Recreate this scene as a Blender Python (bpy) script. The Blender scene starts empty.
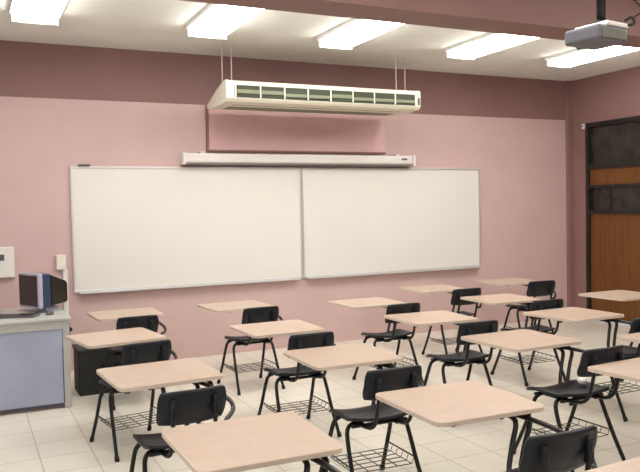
import bpy, bmesh, math, random
from mathutils import Vector, Matrix
random.seed(4)
C = bpy.context.scene.collection
PI = math.pi

# ------------------------------------------------------------------ materials
def mat(name, col, rough=.6, metal=0, spec=.5, noise=0, nscale=8, bump=0, bscale=60, emit=None, estr=0, trans=0, coat=0):
    m = bpy.data.materials.new(name); m.use_nodes = True
    nt = m.node_tree; b = nt.nodes['Principled BSDF']
    b.inputs['Base Color'].default_value = (*col, 1)
    b.inputs['Roughness'].default_value = rough
    b.inputs['Metallic'].default_value = metal
    b.inputs['Specular IOR Level'].default_value = spec
    b.inputs['Coat Weight'].default_value = coat
    b.inputs['Transmission Weight'].default_value = trans
    if emit:
        b.inputs['Emission Color'].default_value = (*emit, 1); b.inputs['Emission Strength'].default_value = estr
    if noise or bump:
        tc = nt.nodes.new('ShaderNodeTexCoord')
    if noise:
        n = nt.nodes.new('ShaderNodeTexNoise'); n.inputs['Scale'].default_value = nscale; n.inputs['Detail'].default_value = 4
        nt.links.new(tc.outputs['Object'], n.inputs['Vector'])
        r = nt.nodes.new('ShaderNodeValToRGB')
        r.color_ramp.elements[0].position = .3; r.color_ramp.elements[1].position = .7
        r.color_ramp.elements[0].color = (*[c*(1-noise) for c in col], 1)
        r.color_ramp.elements[1].color = (*[min(1, c*(1+noise)) for c in col], 1)
        nt.links.new(n.outputs['Fac'], r.inputs['Fac']); nt.links.new(r.outputs['Color'], b.inputs['Base Color'])
    if bump:
        n2 = nt.nodes.new('ShaderNodeTexNoise'); n2.inputs['Scale'].default_value = bscale
        nt.links.new(tc.outputs['Object'], n2.inputs['Vector'])
        bp = nt.nodes.new('ShaderNodeBump'); bp.inputs['Strength'].default_value = bump; bp.inputs['Distance'].default_value = .01
        nt.links.new(n2.outputs['Fac'], bp.inputs['Height']); nt.links.new(bp.outputs['Normal'], b.inputs['Normal'])
    return m

def tile_mat():
    m = bpy.data.materials.new('floor_tiles'); m.use_nodes = True
    nt = m.node_tree; b = nt.nodes['Principled BSDF']
    tc = nt.nodes.new('ShaderNodeTexCoord'); mp = nt.nodes.new('ShaderNodeMapping')
    mp.inputs['Location'].default_value = (.25, .08, 0)
    nt.links.new(tc.outputs['Object'], mp.inputs['Vector'])
    br = nt.nodes.new('ShaderNodeTexBrick'); br.offset = 0; br.squash = 1
    br.inputs['Scale'].default_value = 1; br.inputs['Brick Width'].default_value = .33; br.inputs['Row Height'].default_value = .33
    br.inputs['Mortar Size'].default_value = .005; br.inputs['Mortar Smooth'].default_value = .3
    br.inputs['Color1'].default_value = (.80, .76, .66, 1); br.inputs['Color2'].default_value = (.76, .72, .62, 1)
    br.inputs['Mortar'].default_value = (.50, .46, .39, 1)
    nt.links.new(mp.outputs['Vector'], br.inputs['Vector'])
    n = nt.nodes.new('ShaderNodeTexNoise'); n.inputs['Scale'].default_value = 3; n.inputs['Detail'].default_value = 5
    nt.links.new(tc.outputs['Object'], n.inputs['Vector'])
    mx = nt.nodes.new('ShaderNodeMixRGB'); mx.blend_type = 'MULTIPLY'; mx.inputs['Fac'].default_value = .12
    nt.links.new(br.outputs['Color'], mx.inputs['Color1']); nt.links.new(n.outputs['Fac'], mx.inputs['Color2'])
    nt.links.new(mx.outputs['Color'], b.inputs['Base Color'])
    b.inputs['Roughness'].default_value = .28
    return m

def wood_mat(name, c1, c2, rough=.4, scale=6):
    m = bpy.data.materials.new(name); m.use_nodes = True
    nt = m.node_tree; b = nt.nodes['Principled BSDF']
    tc = nt.nodes.new('ShaderNodeTexCoord'); mp = nt.nodes.new('ShaderNodeMapping'); mp.inputs['Scale'].default_value = (scale, scale, scale*.1)
    nt.links.new(tc.outputs['Object'], mp.inputs['Vector'])
    n = nt.nodes.new('ShaderNodeTexNoise'); n.inputs['Scale'].default_value = 3; n.inputs['Detail'].default_value = 6
    nt.links.new(mp.outputs['Vector'], n.inputs['Vector'])
    r = nt.nodes.new('ShaderNodeValToRGB'); r.color_ramp.elements[0].color = (*c1, 1); r.color_ramp.elements[1].color = (*c2, 1)
    r.color_ramp.elements[0].position = .35; r.color_ramp.elements[1].position = .65
    nt.links.new(n.outputs['Fac'], r.inputs['Fac']); nt.links.new(r.outputs['Color'], b.inputs['Base Color'])
    b.inputs['Roughness'].default_value = rough
    return m

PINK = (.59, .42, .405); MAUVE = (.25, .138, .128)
M = dict(
    pink=mat('pale_pink_paint', PINK, .55, noise=.04, nscale=2, bump=.05),
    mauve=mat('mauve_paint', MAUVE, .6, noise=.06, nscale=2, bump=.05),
    panel=mat('panel_pink_paint', (.66, .43, .43), .5, noise=.03),
    panel_edge=mat('panel_edge_paint', (.25, .12, .12), .6),
    ceiling=mat('ceiling_plaster', (.82, .83, .78), .8, noise=.04, nscale=3, bump=.1),
    floor=tile_mat(),
    board=mat('whiteboard_enamel', (.745, .74, .70), .3, noise=.02, nscale=1.2),
    alu=mat('aluminium_trim', (.72, .72, .72), .35, metal=.6),
    lam=mat('beige_laminate', (.50, .375, .295), .38, noise=.05, nscale=14),
    lamedge=mat('cream_edge_band', (.60, .50, .41), .45),
    plastic=mat('black_moulded_plastic', (.006, .008, .013), .42, spec=.35, noise=.15, nscale=20, bump=.08, bscale=200),
    tube=mat('black_painted_tube', (.006, .007, .007), .35, spec=.35, noise=.1),
    rubber=mat('black_rubber', (.008, .008, .008), .8),
    wire=mat('dark_wire', (.10, .10, .09), .4, metal=.5),
    cream=mat('cream_plastic', (.80, .77, .64), .4),
    vent=mat('dark_green_vent', (.035, .045, .022), .6),
    vane=mat('vane_plastic', (.20, .22, .14), .5),
    rod=mat('painted_rod', (.66, .56, .52), .5),
    case=mat('screen_case_enamel', (.74, .72, .70), .4),
    caseslot=mat('screen_slot_grey', (.16, .15, .14), .6),
    lamp_body=mat('lamp_housing_white', (.85, .85, .82), .5),
    lamp=mat('lamp_diffuser', (.9, .9, .85), .5, emit=(1, .975, .92), estr=17.5),
    frame=mat('black_door_frame', (.008, .007, .006), .5),
    wood=wood_mat('orange_brown_wood', (.11, .038, .004), (.15, .055, .007)),
    glass=mat('dark_window_glass', (.02, .02, .016), .12, spec=.5, noise=.5, nscale=5),
    deskblue=mat('blue_grey_metal_panel', (.36, .40, .52), .45, noise=.08, nscale=2.5),
    deskgrey=mat('light_grey_metal', (.46, .46, .44), .45, noise=.05),
    darkline=mat('dark_seam', (.06, .06, .08), .6),
    screen=mat('dark_screen_glass', (.02, .02, .017), .15),
    bluecase=mat('navy_plastic', (.03, .05, .11), .35),
    silver=mat('silver_plastic', (.42, .40, .48), .35),
    white=mat('white_plastic', (.76, .73, .70), .45),
    greydisp=mat('grey_display', (.10, .10, .11), .3),
    projgrey=mat('grey_projector_plastic', (.13, .13, .155), .45),
    projgreen=mat('grey_green_plastic', (.13, .14, .11), .5),
    lens=mat('lens_glass', (.02, .02, .03), .05, coat=1),
    blackbox=mat('black_storage_box', (.012, .014, .014), .5, noise=.2),
    lump=mat('lump_white', (.85, .85, .85), .7),
    winframe=mat('window_frame_white', (.7, .7, .7), .5),
    winglass=mat('window_clear_glass', (1, 1, 1), 0, trans=1),
)

# ------------------------------------------------------------------ mesh helpers
def add_box(bm, x0, y0, z0, x1, y1, z1, bevel=0, seg=2, rot=None):
    r = bmesh.ops.create_cube(bm, size=1)
    vs = r['verts']
    for v in vs:
        v.co = Vector(((x0+x1)/2 + v.co.x*(x1-x0), (y0+y1)/2 + v.co.y*(y1-y0), (z0+z1)/2 + v.co.z*(z1-z0)))
    if bevel:
        es = list({e for v in vs for e in v.link_edges})
        r2 = bmesh.ops.bevel(bm, geom=es, offset=bevel, segments=seg, affect='EDGES', profile=.5)
        vs = list({v for f in r2['faces'] for v in f.verts} | {v for v in vs if v.is_valid})
    if rot: bmesh.ops.transform(bm, matrix=rot, verts=vs)
    return vs

def smooth_path(pts, n=6):
    P = [Vector(p) for p in pts]
    if len(P) < 3: return P
    out = []
    Q = [P[0]*2-P[1]] + P + [P[-1]*2-P[-2]]
    for i in range(1, len(Q)-2):
        a, b, c, d = Q[i-1], Q[i], Q[i+1], Q[i+2]
        for k in range(n):
            t = k/n
            out.append(.5*((2*b)+(c-a)*t+(2*a-5*b+4*c-d)*t*t+(3*b-a-3*c+d)*t**3))
    out.append(P[-1]); return out

def add_tube(bm, pts, r, seg=8, smooth=True, n=5):
    P = smooth_path(pts, n) if smooth else [Vector(p) for p in pts]
    rings = []; prev = None
    for i, p in enumerate(P):
        t = (P[min(i+1, len(P)-1)] - P[max(i-1, 0)]).normalized()
        if prev is None:
            u = t.orthogonal().normalized()
        else:
            u = (prev - t*prev.dot(t)).normalized()
        prev = u; w = t.cross(u)
        rings.append([bm.verts.new(p + (u*math.cos(2*PI*k/seg) + w*math.sin(2*PI*k/seg))*r) for k in range(seg)])
    for a, b in zip(rings, rings[1:]):
        for k in range(seg):
            f = bm.faces.new((a[k], a[(k+1) % seg], b[(k+1) % seg], b[k])); f.smooth = True
    bm.faces.new(rings[0][::-1]); bm.faces.new(rings[-1])

def add_prism(bm, outline, z0, z1, bevel=0):
    lo = [bm.verts.new((x, y, z0)) for x, y in outline]; hi = [bm.verts.new((x, y, z1)) for x, y in outline]
    n = len(lo); f1 = bm.faces.new(lo[::-1]); f2 = bm.faces.new(hi)
    for k in range(n): bm.faces.new((lo[k], lo[(k+1) % n], hi[(k+1) % n], hi[k]))
    if bevel:
        bmesh.ops.bevel(bm, geom=list(f2.edges)+list(f1.edges), offset=bevel, segments=2, affect='EDGES', profile=.5)

def round_poly(pts, r, n=5):
    out = []
    m = len(pts)
    for i in range(m):
        p, a, b = Vector(pts[i]), Vector(pts[i-1]), Vector(pts[(i+1) % m])
        d1 = (a-p).normalized(); d2 = (b-p).normalized()
        s, e = p+d1*r, p+d2*r
        for k in range(n+1):
            t = k/n
            q = s*(1-t)**2 + p*2*t*(1-t) + e*t*t
            out.append((q.x, q.y))
    return out

def obj(name, bm, m, parent=None, shade=False, label=None):
    bmesh.ops.recalc_face_normals(bm, faces=bm.faces)
    me = bpy.data.meshes.new(name); bm.to_mesh(me); bm.free()
    for mm in (m if isinstance(m, (list, tuple)) else [m]): me.materials.append(M[mm])
    if shade:
        for f in me.polygons: f.use_smooth = True
    o = bpy.data.objects.new(name, me); C.objects.link(o)
    if parent: o.parent = parent
    if label: o['label'] = label
    return o

def box(name, m, x0, y0, z0, x1, y1, z1, parent=None, bevel=0, label=None):
    bm = bmesh.new(); add_box(bm, x0, y0, z0, x1, y1, z1, bevel); return obj(name, bm, m, parent, label=label)

def thing(name, label, cat, loc=(0, 0, 0), rz=0, group=None):
    o = bpy.data.objects.new(name, None); o.empty_display_size = .1; C.objects.link(o)
    o.location = loc; o.rotation_euler = (0, 0, rz); o['label'] = label; o['category'] = cat
    if group: o['group'] = group
    return o

def tag(o, label, cat, group=None):
    o['label'] = label; o['category'] = cat
    if group: o['group'] = group
    return o

def struct(o):
    o['kind'] = 'structure'; return o

# ------------------------------------------------------------------ room shell
XL, XR, YB, H = -3.2, 6.71, -9.6, 3.30
ZB = 2.757
T = .15
struct(box('floor', 'floor', XL-T, YB-T, -.12, XR+T, T, 0))
struct(box('ceiling', 'ceiling', XL-T, YB-T, H, XR+T, T, H+.15))
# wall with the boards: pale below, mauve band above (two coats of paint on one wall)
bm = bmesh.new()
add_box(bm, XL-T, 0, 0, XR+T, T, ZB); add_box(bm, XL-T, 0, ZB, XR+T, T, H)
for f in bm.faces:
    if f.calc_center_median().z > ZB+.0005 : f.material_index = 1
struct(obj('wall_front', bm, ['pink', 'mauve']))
def side_wall(name, x0, x1, openings):
    bm = bmesh.new()
    ys = [YB]
    for a, b, z0, z1 in openings:
        add_box(bm, x0, ys[-1], 0, x1, a, H)
        if z0 > 0: add_box(bm, x0, a, 0, x1, b, z0)
        add_box(bm, x0, a, z1, x1, b, H)
        ys.append(b)
    add_box(bm, x0, ys[-1], 0, x1, 0, H)
    return bm
struct(obj('wall_right', side_wall('r', XR, XR+T, [(-1.62, -.30, 0, 2.68)]), 'mauve'))
WIN = [(-8.6, -6.6, 1.0, 2.5), (-6.0, -4.0, 1.0, 2.5), (-3.4, -1.4, 1.0, 2.5)]
struct(obj('wall_left', side_wall('l', XL-T, XL, WIN), 'pink'))
struct(box('wall_back', 'pink', XL-T, YB-T, 0, XR+T, YB, H))
for i, (a, b, z0, z1) in enumerate(WIN):
    w = struct(bpy.data.objects.new('window_%d' % (i+1), None)); C.objects.link(w); w.location = (XL-T/2, (a+b)/2, z0)
    bm = bmesh.new(); hw = (b-a)/2; hh = z1-z0
    for (y0, q0, y1, q1) in [(-hw, 0, hw, .05), (-hw, hh-.05, hw, hh), (-hw, .05, -hw+.05, hh-.05), (hw-.05, .05, hw, hh-.05), (-.025, .05, .025, hh-.05)]:
        add_box(bm, -.03, y0, q0, .03, y1, q1)
    obj('window_frame', bm, 'winframe', w)
# corner pilaster and the beam across the ceiling
struct(box('trim_1', 'mauve', 6.625, -.06, 0, XR, 0, H-.002))
o = struct(box('trim_2', 'mauve', XL, -3.66, 2.90, XR, -3.34, H)); 
# ------------------------------------------------------------------ door in the right wall
d = struct(bpy.data.objects.new('door_1', None)); C.objects.link(d); d.location = (XR, -.30, 0)
bm = bmesh.new()
y0, y1 = -1.32, 0
for (a, z0, b, z1) in [(y1-.055, 0, y1, 2.68), (y0, 0, y0+.055, 2.68), (y0+.055, 2.62, y1-.055, 2.68), (y0+.055, 2.055, y1-.055, 2.12), (y0+.055, 1.795, y1-.055, 1.835), (y0+.055, 1.45, y1-.055, 1.50)]:
    add_box(bm, -.02, a, z0, .09, b, z1)
obj('door_frame', bm, 'frame', d)
box('transom_glass', 'glass', .03, y0+.055, 2.12, .04, y1-.055, 2.62, d)
box('wood_rail', 'wood', .01, y0+.055, 1.835, .05, y1-.055, 2.055, d)
g = box('vision_glass', 'glass', .03, y0+.055, 1.50, .04, y1-.055, 1.795, d)
box('mullion', 'frame', .02, -.40, 1.50, .05, -.375, 1.795, d)
box('wood_panel', 'wood', .01, y0+.055, .02, .05, y1-.055, 1.45, d)
bm = bmesh.new(); add_tube(bm, [(.01, -1.2, 1.02), (-.05, -1.2, 1.02), (-.055, -1.17, 1.02), (-.055, -1.07, 1.02)], .009); add_box(bm, -.0, -1.225, .95, .011, -1.175, 1.1, .003)
obj('door_handle', bm, 'alu', d)

# ------------------------------------------------------------------ whiteboards
def whiteboard(x0, x1, label):
    t = thing('whiteboard', label, 'whiteboard', ((x0+x1)/2, 0, .796), group='whiteboards side by side')
    w = (x1-x0)/2; h = 1.284
    box('writing_surface', 'board', -w+.02, -.022, .02, w-.02, -.001, h-.02, t)
    bm = bmesh.new()
    for a in [(-w, -.03, 0, w, -.001, .022), (-w, -.03, h-.022, w, -.001, h), (-w, -.03, .022, -w+.022, -.001, h-.022), (w-.022, -.03, .022, w, -.001, h-.022)]:
        add_box(bm, *a, .003)
    obj('frame', bm, 'alu', t)
    bm = bmesh.new(); add_box(bm, -w+.05, -.075, -.012, w-.05, -.001, -.002, .003); add_box(bm, -w+.05, -.08, -.012, w-.05, -.073, .006, .002)
    obj('pen_ledge', bm, 'alu', t)
    return t
whiteboard(0, 2.553, 'left whiteboard in an aluminium frame, next to the teacher\'s desk')
whiteboard(2.557, 5.11, 'right whiteboard in an aluminium frame, on the door side')
tag(box('board_clip', 'greydisp', .08, -.05, 2.082, .2, -.001, 2.10, bevel=.004), 'small dark clip on the top left corner of the left whiteboard', 'clip')

# pull-down screen case above the boards
t = thing('projection_screen', 'long white rolled-up projection screen case above the whiteboards', 'projection screen', (2.60, 0, 2.10))
bm = bmesh.new(); add_box(bm, -1.45, -.125, .018, 1.43, -.012, .125, .025, 3); obj('case', bm, 'case', t)
box('slot', 'caseslot', -1.44, -.11, .0, 1.42, -.03, .019, t)  # dark grey strip along the underside of the case
for sx in (-1.462, 1.43): box('end_cap', 'white', sx, -.13, .0, sx+.032, -.008, .13, t, .006)
box('mounting_bracket', 'alu', 1.2, -.09, .124, 1.26, -.001, .145, t); box('mounting_bracket', 'alu', -1.26, -.09, .124, -1.2, -.001, .145, t)
box('label_plate', 'greydisp', 1.26, -.128, .07, 1.34, -.1245, .09, t)

# framed wall panel under the air conditioner
t = thing('wall_panel', 'wide pale pink wall panel with a dark edge below the air conditioner', 'wall panel', (2.56, 0, 2.25))
box('panel_board', 'panel', -1.10, -.03, .02, 1.13, -.001, .50, t)
bm = bmesh.new(); add_box(bm, -1.125, -.04, 0, -1.10, -.001, .50); add_box(bm, -1.10, -.04, 0, 1.13, -.001, .02); obj('edge_trim', bm, 'panel_edge', t)

# ------------------------------------------------------------------ air conditioner
t = thing('air_conditioner', 'long cream air conditioner hanging from the ceiling above the whiteboards', 'air conditioner', (2.535, -.50, 2.68))
L = 1.10
bm = bmesh.new()
prof = [(-.34, .035), (-.31, .005), (-.1, -.005), (.26, .0), (.30, .02), (.30, .05), (.0, .15), (-.24, .21), (-.31, .215), (-.34, .20)]
def add_extr(bm, prof, xa, xb):
    A = [bm.verts.new((xa, y, z)) for y, z in prof]; B = [bm.verts.new((xb, y, z)) for y, z in prof]
    n = len(A); bm.faces.new(A); bm.faces.new(B[::-1])
    for k in range(n): bm.faces.new((A[k], B[k], B[(k+1) % n], A[(k+1) % n]))
add_extr(bm, prof, -L, L)
obj('housing', bm, 'cream', t)
for s in (-1, 1):
    bm = bmesh.new(); a = L*s; b = (L+.035)*s
    add_extr(bm, [(y*1.02, z*1.02-.002) for y, z in prof], min(a, b), max(a, b)); obj('end_cap', bm, 'cream', t)
box('control_window', 'greydisp', L+.0, -.352, .05, L+.025, -.345, .13, t, label='small dark window at the right end')
g = box('air_outlet', 'vent', -L+.05, -.347, .045, L-.03, -.3395, .165, t)
n = 8
wv = (2*L-.09)
for k in range(n+1):
    x = -L+.06 + wv*k/n
    box('divider', 'cream', x-.007, -.352, .047, x+.007, -.3405, .163, g)
for k in range(n):
    x = -L+.06+wv*(k+.5)/n
    bm = bmesh.new(); zc = .085 if k not in (0, 1, 4) else .10
    add_box(bm, x-wv/n/2+.014, -.358, zc-.016, x+wv/n/2-.014, -.346, zc+(.016 if k not in (0, 1, 4) else .022)); obj('louver', bm, 'vane', g)
box('intake_grille', 'vane', -1.0, -.15, -.004, 1.0, .2, .001, t)
for x in (-1.10, -1.0, .96, 1.08):
    bm = bmesh.new(); add_tube(bm, [(x, -.12, .17), (x, -.12, H-2.68)], .006, smooth=False); obj('hanging_rod', bm, 'rod', t)

# ------------------------------------------------------------------ ceiling lamps
def lamp(x, y, label):
    t = thing('ceiling_light', label, 'ceiling light', (x, y, H), group='fluorescent ceiling lights')
    box('housing', 'lamp_body', -.20, -.75, -.035, .20, .75, 0, t, .004)
    bm = bmesh.new()
    pr = [(-.18, -.035), (-.17, -.075), (-.12, -.10), (.12, -.10), (.17, -.075), (.18, -.035)]
    A = [bm.verts.new((a, -.72, z)) for a, z in pr]; B = [bm.verts.new((a, .72, z)) for a, z in pr]
    for k in range(len(pr)): bm.faces.new((A[k], A[(k+1) % 6], B[(k+1) % 6], B[k]))
    bm.faces.new(A); bm.faces.new(B)
    obj('diffuser', bm, 'lamp', t)
    for s in (-1, 1): box('end_cap', 'lamp_body', -.185, min(s*.72, s*.745), -.102, .185, max(s*.72, s*.745), -.034, t, .004)
for x, l in [(-.38, 'glowing fluorescent ceiling light farthest left, above the teacher\'s desk corner'),
             (1.11, 'glowing fluorescent ceiling light above the left end of the air conditioner'),
             (2.44, 'glowing fluorescent ceiling light above the middle of the air conditioner'),
             (3.97, 'glowing fluorescent ceiling light right of the air conditioner'),
             (5.38, 'glowing fluorescent ceiling light nearest the door, behind the projector')]:
    lamp(x, -1.93, l)
for y in (-5.1, -7.9):  # unseen fixtures, added to light the near part of the room
    for x in (-1.2, 1.5, 4.2): lamp(x, y, 'unseen fluorescent ceiling light added on the camera side of the mauve ceiling beam')

# ------------------------------------------------------------------ projector
PX = (1.875, -5.14)
t = thing('projector_mount', 'black ceiling pole and bracket that carries the projector', 'mount', (PX[0], PX[1]-.02, 2.4735))
bm = bmesh.new(); add_tube(bm, [(0, 0, .01), (0, 0, H-2.4735)], .022, 12, smooth=False); obj('pole', bm, 'tube', t)
box('ceiling_plate', 'tube', -.08, -.08, H-2.4735-.012, .08, .08, H-2.4735, t, .003)
box('bracket', 'tube', -.045, -.035, 0, .125, .045, .010, t, .003)
t = thing('projector', 'grey video projector hanging upside down from the ceiling pole', 'projector', (PX[0]-.02, PX[1], 2.36), math.radians(8))
bm = bmesh.new(); add_box(bm, -.11, -.10, .015, .125, .10, .09, .016, 3); obj('body', bm, 'projgrey', t)
box('top_plate', 'white', -.04, -.10, .088, .13, .09, .112, t, .006)
bm = bmesh.new(); add_tube(bm, [(.05, .105, .05), (.05, .135, .05)], 0.028, 16, smooth=False); l = obj('lens_barrel', bm, 'rubber', t)
bm = bmesh.new(); add_tube(bm, [(.05, .133, .05), (.05, .14, .05)], .021, 16, smooth=False); obj('lens', bm, 'lens', l)
for k in range(6): box('vent_slot', 'rubber', .122, -.085+k*.03, .03, .1275, -.07+k*.03, .07, t)
box('connector_panel', 'projgreen', -.085, -.104, .028, .10, -.098, .07, t)
bm = bmesh.new(); add_tube(bm, [(.11, -.09, .10), (.155, -.11, .115), (.15, -.10, .145), (.12, -.085, .13)], .007, n=8); obj('plug_lead', bm, 'rubber', t)
bm = bmesh.new()
add_tube(bm, [(PX[0]+.135, PX[1]-.10, 2.50), (PX[0]+.165, PX[1]-.12, 2.53), (PX[0]+.145, PX[1]-.10, 2.58), (PX[0]+.10, PX[1]-.07, 2.61), (PX[0]+.06, PX[1]-.05, 2.66), (PX[0]+.055, PX[1]-.05, 2.80), (PX[0]+.16, PX[1]-.04, H)], .004)
tag(obj('projector_cable', bm, 'rubber'), 'thin dark cable curving from the projector up to the ceiling', 'cable')

# ------------------------------------------------------------------ teacher's desk and what is on it
t = thing('teacher_desk', 'grey and blue-grey metal teacher\'s desk at the left edge below the pink wall', 'desk', (-.97, -1.06, 0))
bm = bmesh.new(); add_box(bm, -.76, -.44, .725, .76, .44, .75, .006); obj('desktop', bm, 'deskgrey', t)
box('front_panel', 'deskblue', -.70, -.415, .045, .685, -.395, .725, t)
box('bottom_rail', 'darkline', -.70, -.418, .02, .685, -.392, .045, t)
for s in (-1, 1):
    a, b = (s*.745, s*.69)
    sp = box('side_panel', 'deskgrey', min(a, b), -.42, .0, max(a, b), .42, .725, t, .004)
box('seam', 'darkline', .684, -.4185, .05, .692, -.413, .5, t)
box('front_rail', 'deskgrey', -.69, -.425, .66, .69, -.414, .725, t)

t = thing('monitor', 'dark deep-backed computer monitor turned sideways on the teacher\'s desk', 'monitor', (-.36, -.93, .75), math.radians(-66))
bm = bmesh.new(); add_tube(bm, [(0, .03, 0), (0, .03, .02)], .10, 20, smooth=False); add_box(bm, -.07, -.04, .018, .07, .10, .04, .006); obj('stand', bm, 'silver', t)
bm = bmesh.new(); add_box(bm, -.17, -.15, .04, .17, -.105, .345, .012); obj('bezel', bm, 'silver', t)
box('screen', 'screen', -.152, -.154, .062, .152, -.149, .325, t)
bm = bmesh.new(); add_box(bm, -.162, -.106, .048, .162, -.03, .338, .008); obj('housing', bm, 'bluecase', t)
bm = bmesh.new()
A = [bm.verts.new(p) for p in ((-.155, -.031, .055), (.155, -.031, .055), (.155, -.031, .33), (-.155, -.031, .33))]
B = [bm.verts.new(p) for p in ((-.10, .17, .07), (.10, .17, .07), (.10, .17, .25), (-.10, .17, .25))]
bm.faces.new(A[::-1]); bm.faces.new(B)
for k in range(4): bm.faces.new((A[k], A[(k+1) % 4], B[(k+1) % 4], B[k]))
bmesh.ops.bevel(bm, geom=list(bm.edges), offset=.012, segments=2, affect='EDGES')
obj('tube_cover', bm, 'screen', t)
t = thing('keyboard', 'dark keyboard lying on the teacher\'s desk', 'keyboard', (-.64, -1.22, .75), math.radians(-22))
bm = bmesh.new(); add_box(bm, -.20, -.07, 0, .20, .07, .018, .005); obj('key_base', bm, 'greydisp', t)
bm = bmesh.new()
for i in range(14):
    for j in range(5): add_box(bm, -.185+i*.0265, -.06+j*.024, .017, -.163+i*.0265, -.041+j*.024, .024)
obj('keys', bm, 'screen', t)
tag(box('computer_mouse', 'greydisp', -.38, -1.27, .75, -.32, -1.17, .78, bevel=.012), 'small grey mouse on the desk right of the keyboard', 'mouse')

# wall fittings near the desk
t = thing('wall_control', 'white wall control box with a dark display at the left edge', 'control box', (-.67, 0, .99))
box('casing', 'white', -.14, -.05, 0, .12, -.001, .30, t, .008); box('display', 'greydisp', -.12, -.053, .17, .03, -.049, .23, t)
t = thing('outlet_box', 'small white outlet box on the wall between desk and whiteboard', 'outlet', (-.115, 0, 1.04))
box('casing', 'white', -.045, -.04, 0, .045, -.001, .15, t, .006); box('socket_face', 'cream', -.028, -.044, .03, .028, -.039, .12, t, .002)
bm = bmesh.new(); add_box(bm, -.10, -.022, 0, -.055, -.001, 1.04, .004)
tag(obj('cable_channel', bm, 'white'), 'pale cable channel running down the wall from the outlet box', 'cable channel')
t = thing('desk_lock', 'small black latch on the right edge of the teacher\'s desk', 'latch', (-.2245, -1.40, .62))
box('latch_plate', 'rubber', 0, -.04, -.05, .008, .04, .08, t, .002); box('knob', 'rubber', .006, -.015, 0, .03, .015, .03, t, .004)
t = thing('door_sensor', 'small white sensor at the top corner of the dark door frame', 'sensor', (XR, -.265, 2.66))
box('casing', 'white', -.03, -.02, -.05, 0, .02, .02, t, .006); box('sensor_eye', 'greydisp', -.033, -.008, -.02, -.029, .008, -.005, t)

# black box on the floor
t = thing('storage_box', 'low black box on the floor right of the teacher\'s desk', 'box', (.12, -.98, 0))
bm = bmesh.new(); add_box(bm, -.24, -.17, .0, .30, .17, .38, .008); obj('body', bm, 'blackbox', t)
bm = bmesh.new(); add_box(bm, -.25, -.18, .38, .31, .18, .41, .008); obj('lid', bm, 'blackbox', t)
box('handle', 'rubber', -.04, -.185, .24, .10, -.171, .27, t, .004)

# ------------------------------------------------------------------ student desks with attached chair
def shell(w, d, fn, th, nx=12, ny=10, corner=.06):
    """a rounded moulded sheet: fn(u,v)->point, u,v in -1..1 warped to a rounded rectangle"""
    bm = bmesh.new(); top = []; bot = []
    G = [[None]*(ny+1) for _ in range(nx+1)]
    for i in range(nx+1):
        for j in range(ny+1):
            u = -1+2*i/nx; v = -1+2*j/ny
            k = .30
            uu = u*math.sqrt(1-k*v*v*abs(v)*.5*abs(u)); vv = v*math.sqrt(1-k*u*u*abs(u)*.5*abs(v))
            G[i][j] = fn(uu, vv)
    def nrm(i, j):
        a = G[min(i+1, nx)][j]-G[max(i-1, 0)][j]; b = G[i][min(j+1, ny)]-G[i][max(j-1, 0)]
        return a.cross(b).normalized()
    A = [[bm.verts.new(G[i][j]+nrm(i, j)*th/2) for j in range(ny+1)] for i in range(nx+1)]
    B = [[bm.verts.new(G[i][j]-nrm(i, j)*th/2) for j in range(ny+1)] for i in range(nx+1)]
    for i in range(nx):
        for j in range(ny):
            bm.faces.new((A[i][j], A[i+1][j], A[i+1][j+1], A[i][j+1])); bm.faces.new((B[i][j], B[i][j+1], B[i+1][j+1], B[i+1][j]))
    for i in range(nx):
        bm.faces.new((A[i][0], B[i][0], B[i+1][0], A[i+1][0])); bm.faces.new((A[i][ny], A[i+1][ny], B[i+1][ny], B[i][ny]))
    for j in range(ny):
        bm.faces.new((A[0][j], A[0][j+1], B[0][j+1], B[0][j])); bm.faces.new((A[nx][j], B[nx][j], B[nx][j+1], A[nx][j+1]))
    return bm

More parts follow.
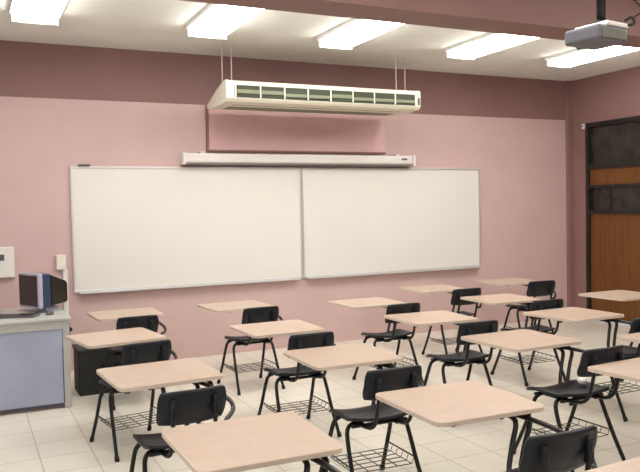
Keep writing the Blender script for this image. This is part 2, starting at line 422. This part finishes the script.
ZT = .68
DX, DY = .07, .53      # desktop centre from the seat centre
def make_unit():
    t = thing('student_desk', '', 'student desk', group='student desks with attached chairs')
    # seat: dished, waterfall front (+y), slight kick at the rear
    def fs(u, v):
        y = .04+v*.185; x = u*.192
        z = .450 - .014*(1-u*u) - (.022*max(0, v-.55)/.45 if v > .55 else 0) + .02*max(0, -v-.6)/.4 + .006*u*u
        return Vector((x, y, z))
    obj('seat', shell(.4, .37, fs, .018), 'plastic', t, True)
    # backrest: curved round the back
    def fb(u, v):
        x = u*.170; z = .672 + v*.085
        y = -.262 - .03*v + .035*u*u - .006*math.cos(v*PI)
        return Vector((x, y, z))
    b = obj('backrest', shell(.4, .2, fb, .016), 'plastic', t, True)
    for x in (-.105, .105): box('backrest_rib', 'plastic', x-.015, -.290, .62, x+.015, -.262, .72, b, .006)
    for s in (-1, 1):
        bm = bmesh.new(); add_tube(bm, [(s*.105, .0, .417), (s*.105, -.15, .42), (s*.105, -.225, .46), (s*.105, -.258, .55), (s*.105, -.276, .63), (s*.105, -.286, .71)], .011)
        obj('backrest_upright', bm, 'tube', t)
    # seat frame
    bm = bmesh.new()
    for y in (-.08, .14): add_tube(bm, [(-.17, y, .417), (.17, y, .417)], .011, smooth=False)
    for x in (-.10, .10): add_tube(bm, [(x, -.10, .41), (x, .17, .41)], .010, smooth=False)
    obj('seat_frame', bm, 'tube', t)
    # splayed legs, bending in under the seat
    for sx in (-1, 1):
        for sy in (-1, 1):
            bm = bmesh.new()
            add_tube(bm, [(sx*.212, .04+sy*.26, .01), (sx*.200, .04+sy*.175, .18), (sx*.191, .04+sy*.105, .34), (sx*.178, .04+sy*.085, .40), (sx*.14, .04+sy*.078, .421), (sx*.08, .04+sy*.075, .423)], .0125)
            l = obj('leg', bm, 'tube', t)
            bm = bmesh.new(); add_tube(bm, [(sx*.2125, .04+sy*.263, 0), (sx*.2105, .04+sy*.251, .03)], .016, smooth=False); obj('rubber_foot', bm, 'rubber', l)
    # wire basket
    bm = bmesh.new(); zb = .17
    for k in range(6):
        y = -.11+k*.06; add_tube(bm, [(-.192, y, zb+.03), (-.18, y, zb), (.18, y, zb), (.192, y, zb+.03)], .0028, 6, smooth=False)
    for k in range(5):
        x = -.18+k*.09; add_tube(bm, [(x, -.11, zb), (x, .19, zb)], .0028, 6, smooth=False)
    for x in (-.192, .207): add_tube(bm, [(x, -.115, zb+.03), (x, .195, zb+.03)], .005, 6, smooth=False)
    obj('book_basket', bm, 'wire', t)
    # desktop
    pts = round_poly([(DX-.295, DY-.29), (DX+.285, DY-.29), (DX+.305, DY+.30), (DX-.305, DY+.30)], .055)
    bm = bmesh.new(); add_prism(bm, [(DX+(x-DX)*.985, DY+(y-DY)*.985) for x, y in pts], ZT-.018, ZT+.002, .002); dt = obj('desktop', bm, 'lam', t)
    bm = bmesh.new()
    n = len(pts); inn = [(DX+(x-DX)*.984, DY+(y-DY)*.984) for x, y in pts]
    R = [[bm.verts.new((x, y, z)) for x, y in P] for P, z in ((inn, ZT-.018), (pts, ZT-.018), (pts, ZT+.001), (inn, ZT+.001))]
    for a in range(4):
        for k in range(n): bm.faces.new((R[a][k], R[a][(k+1) % n], R[(a+1) % 4][(k+1) % n], R[(a+1) % 4][k]))
    obj('edge_band', bm, 'lamedge', dt)
    bm = bmesh.new()
    add_box(bm, DX-.16, DY-.20, ZT-.034, DX-.13, DY+.2, ZT-.018); add_box(bm, DX+.13, DY-.20, ZT-.034, DX+.16, DY+.2, ZT-.018)
    obj('desktop_bracket', bm, 'tube', dt)
    # support tubes
    zt = ZT-.044
    for x, xs in ((.215, .115), (.295, .18)):
        bm = bmesh.new(); add_tube(bm, [(x, DY+.12, zt), (x, DY-.10, zt), (x, DY-.21, zt-.004), (x-.01, DY-.25, zt-.03), ((x+xs)/2, .255, .53), (xs, .215, .43), (xs, .17, .412), (xs, .05, .410)], .0125)
        obj('desk_support', bm, 'tube', t)
    bm = bmesh.new(); add_tube(bm, [(DX+.15, DY+.1, zt), (DX+.17, DY-.15, zt), (DX+.19, .18, zt), (DX+.195, .03, zt-.01), (DX+.20, -.06, .61), (DX+.185, -.12, .585), (DX+.11, -.225, .575), (.15, -.262, .56), (.118, -.262, .55)], .012)
    obj('arm_tube', bm, 'tube', t)
    return t

def copy_tree(o, parent=None):
    c = o.copy(); C.objects.link(c); c.parent = parent
    for ch in [k for k in bpy.data.objects if k.parent == o and k != c]:
        copy_tree(ch, c)
    return c

# desktop centre (x, y), rotation in degrees, label
U = [
 (0.33, -1.0, 1, 'beige-topped student desk closest to the board in the line nearest the teacher\'s desk'),
 (0.02, -2.25, 9, 'beige-topped student desk beside the black box, second from the board on the far left'),
 (0.01, -3.65, 3, 'beige-topped student desk third from the board, with free legs seen left of it'),
 (0.04, -5.07, -1, 'large foreground beige student desktop cut by the bottom edge, left of centre'),
 (1.37, -1.06, 2, 'beige student desk touching the pink wall under the left whiteboard, second line from the left'),
 (1.2, -2.53, 0, 'beige student desk second from the board, in the second line from the left'),
 (1.14, -3.75, -2, 'beige student desk third from the board, in the second line from the left'),
 (1.11, -5.0, -2, 'foreground beige student desk fourth from the board, right of centre with its chair cut off'),
 (2.53, -1.58, 0, 'beige student desk closest to the board in the middle line of desks'),
 (2.49, -2.74, -3, 'beige student desk second from the board in the middle line of desks'),
 (2.43, -3.91, 1, 'beige student desk third from the board in the middle line of desks'),
 (2.45, -5.06, 4, 'beige student desktop cut by the right edge, fourth from the board in the middle line'),
 (3.74, -0.95, -4, 'beige student desk by the wall under the right whiteboard\'s end'),
 (3.76, -2.09, -4, 'beige student desk second from the board, in the fourth line from the left'),
 (3.58, -3.23, 2, 'beige student desk third from the board, in the fourth line from the left'),
 (4.91, -0.84, -9, 'beige student desk by the wall right of the whiteboards, in the line nearest the door'),
 (4.9, -2.53, 0, 'beige student desk in front of the brown door panel'),
 (3.34, -4.45, 3, 'beige student desktop peeking in at the right edge behind the middle line'),
 (1.16, -6.27, 3, 'beige student desktop corner at the bottom right edge of the photo'),
]
base = make_unit()
for i, (x, y, a, lab) in enumerate(U):
    o = base if i == 0 else copy_tree(base)
    r = math.radians(a)
    ox = DX*math.cos(r)-DY*math.sin(r); oy = DX*math.sin(r)+DY*math.cos(r)
    o.location = (x-ox, y-oy, 0); o.rotation_euler = (0, 0, r); o['label'] = lab

# small uneven white lump on the seat of the third desk of the middle line
bm = bmesh.new(); bmesh.ops.create_icosphere(bm, subdivisions=3, radius=.032)
for v in bm.verts: v.co *= 1 + random.uniform(-.16, .10); v.co.z *= .75
o = obj('white_lump', bm, 'lump'); o.location = (2.50, -4.40, .485)
tag(o, 'small uneven white lump lying on a black chair seat at the right', 'lump')

# ------------------------------------------------------------------ light
def area(name, loc, rot, sx, sy, e, col):
    l = bpy.data.lights.new(name, 'AREA'); l.shape = 'RECTANGLE'; l.size = sx; l.size_y = sy; l.energy = e; l.color = col
    o = bpy.data.objects.new(name, l); C.objects.link(o); o.location = loc; o.rotation_euler = rot; return o
for a, b, z0, z1 in WIN:
    area('daylight', (XL-T-.12, (a+b)/2, (z0+z1)/2), (0, -PI/2, 0), z1-z0, b-a, 5, (.80, .88, 1))
w = bpy.data.worlds.new('World'); bpy.context.scene.world = w; w.use_nodes = True
w.node_tree.nodes['Background'].inputs['Color'].default_value = (.75, .85, 1, 1); w.node_tree.nodes['Background'].inputs['Strength'].default_value = 1.0

# ------------------------------------------------------------------ camera
yaw, pitch, roll = .4463, -.0371, -.0214
cy, sy, cp, sp = math.cos(yaw), math.sin(yaw), math.cos(pitch), math.sin(pitch)
f = Vector((sy*cp, cy*cp, sp)); r = Vector((cy, -sy, 0)); u = r.cross(f)
r2 = r*math.cos(roll)+u*math.sin(roll); u2 = -r*math.sin(roll)+u*math.cos(roll)
cam = bpy.data.cameras.new('camera'); co = bpy.data.objects.new('camera', cam); C.objects.link(co)
mtx = Matrix((r2, u2, -f)).transposed().to_4x4(); mtx.translation = Vector((-.9652, -7.855, 1.600)); co.matrix_world = mtx
cam.sensor_width = 36; cam.lens = 739.16*36/640; cam.clip_start = .05
bpy.context.scene.camera = co
vs = bpy.context.scene.view_settings
vs.view_transform = 'Standard'; vs.look = 'None'; vs.gamma = 1; vs.use_curve_mapping = False; vs.exposure = .08
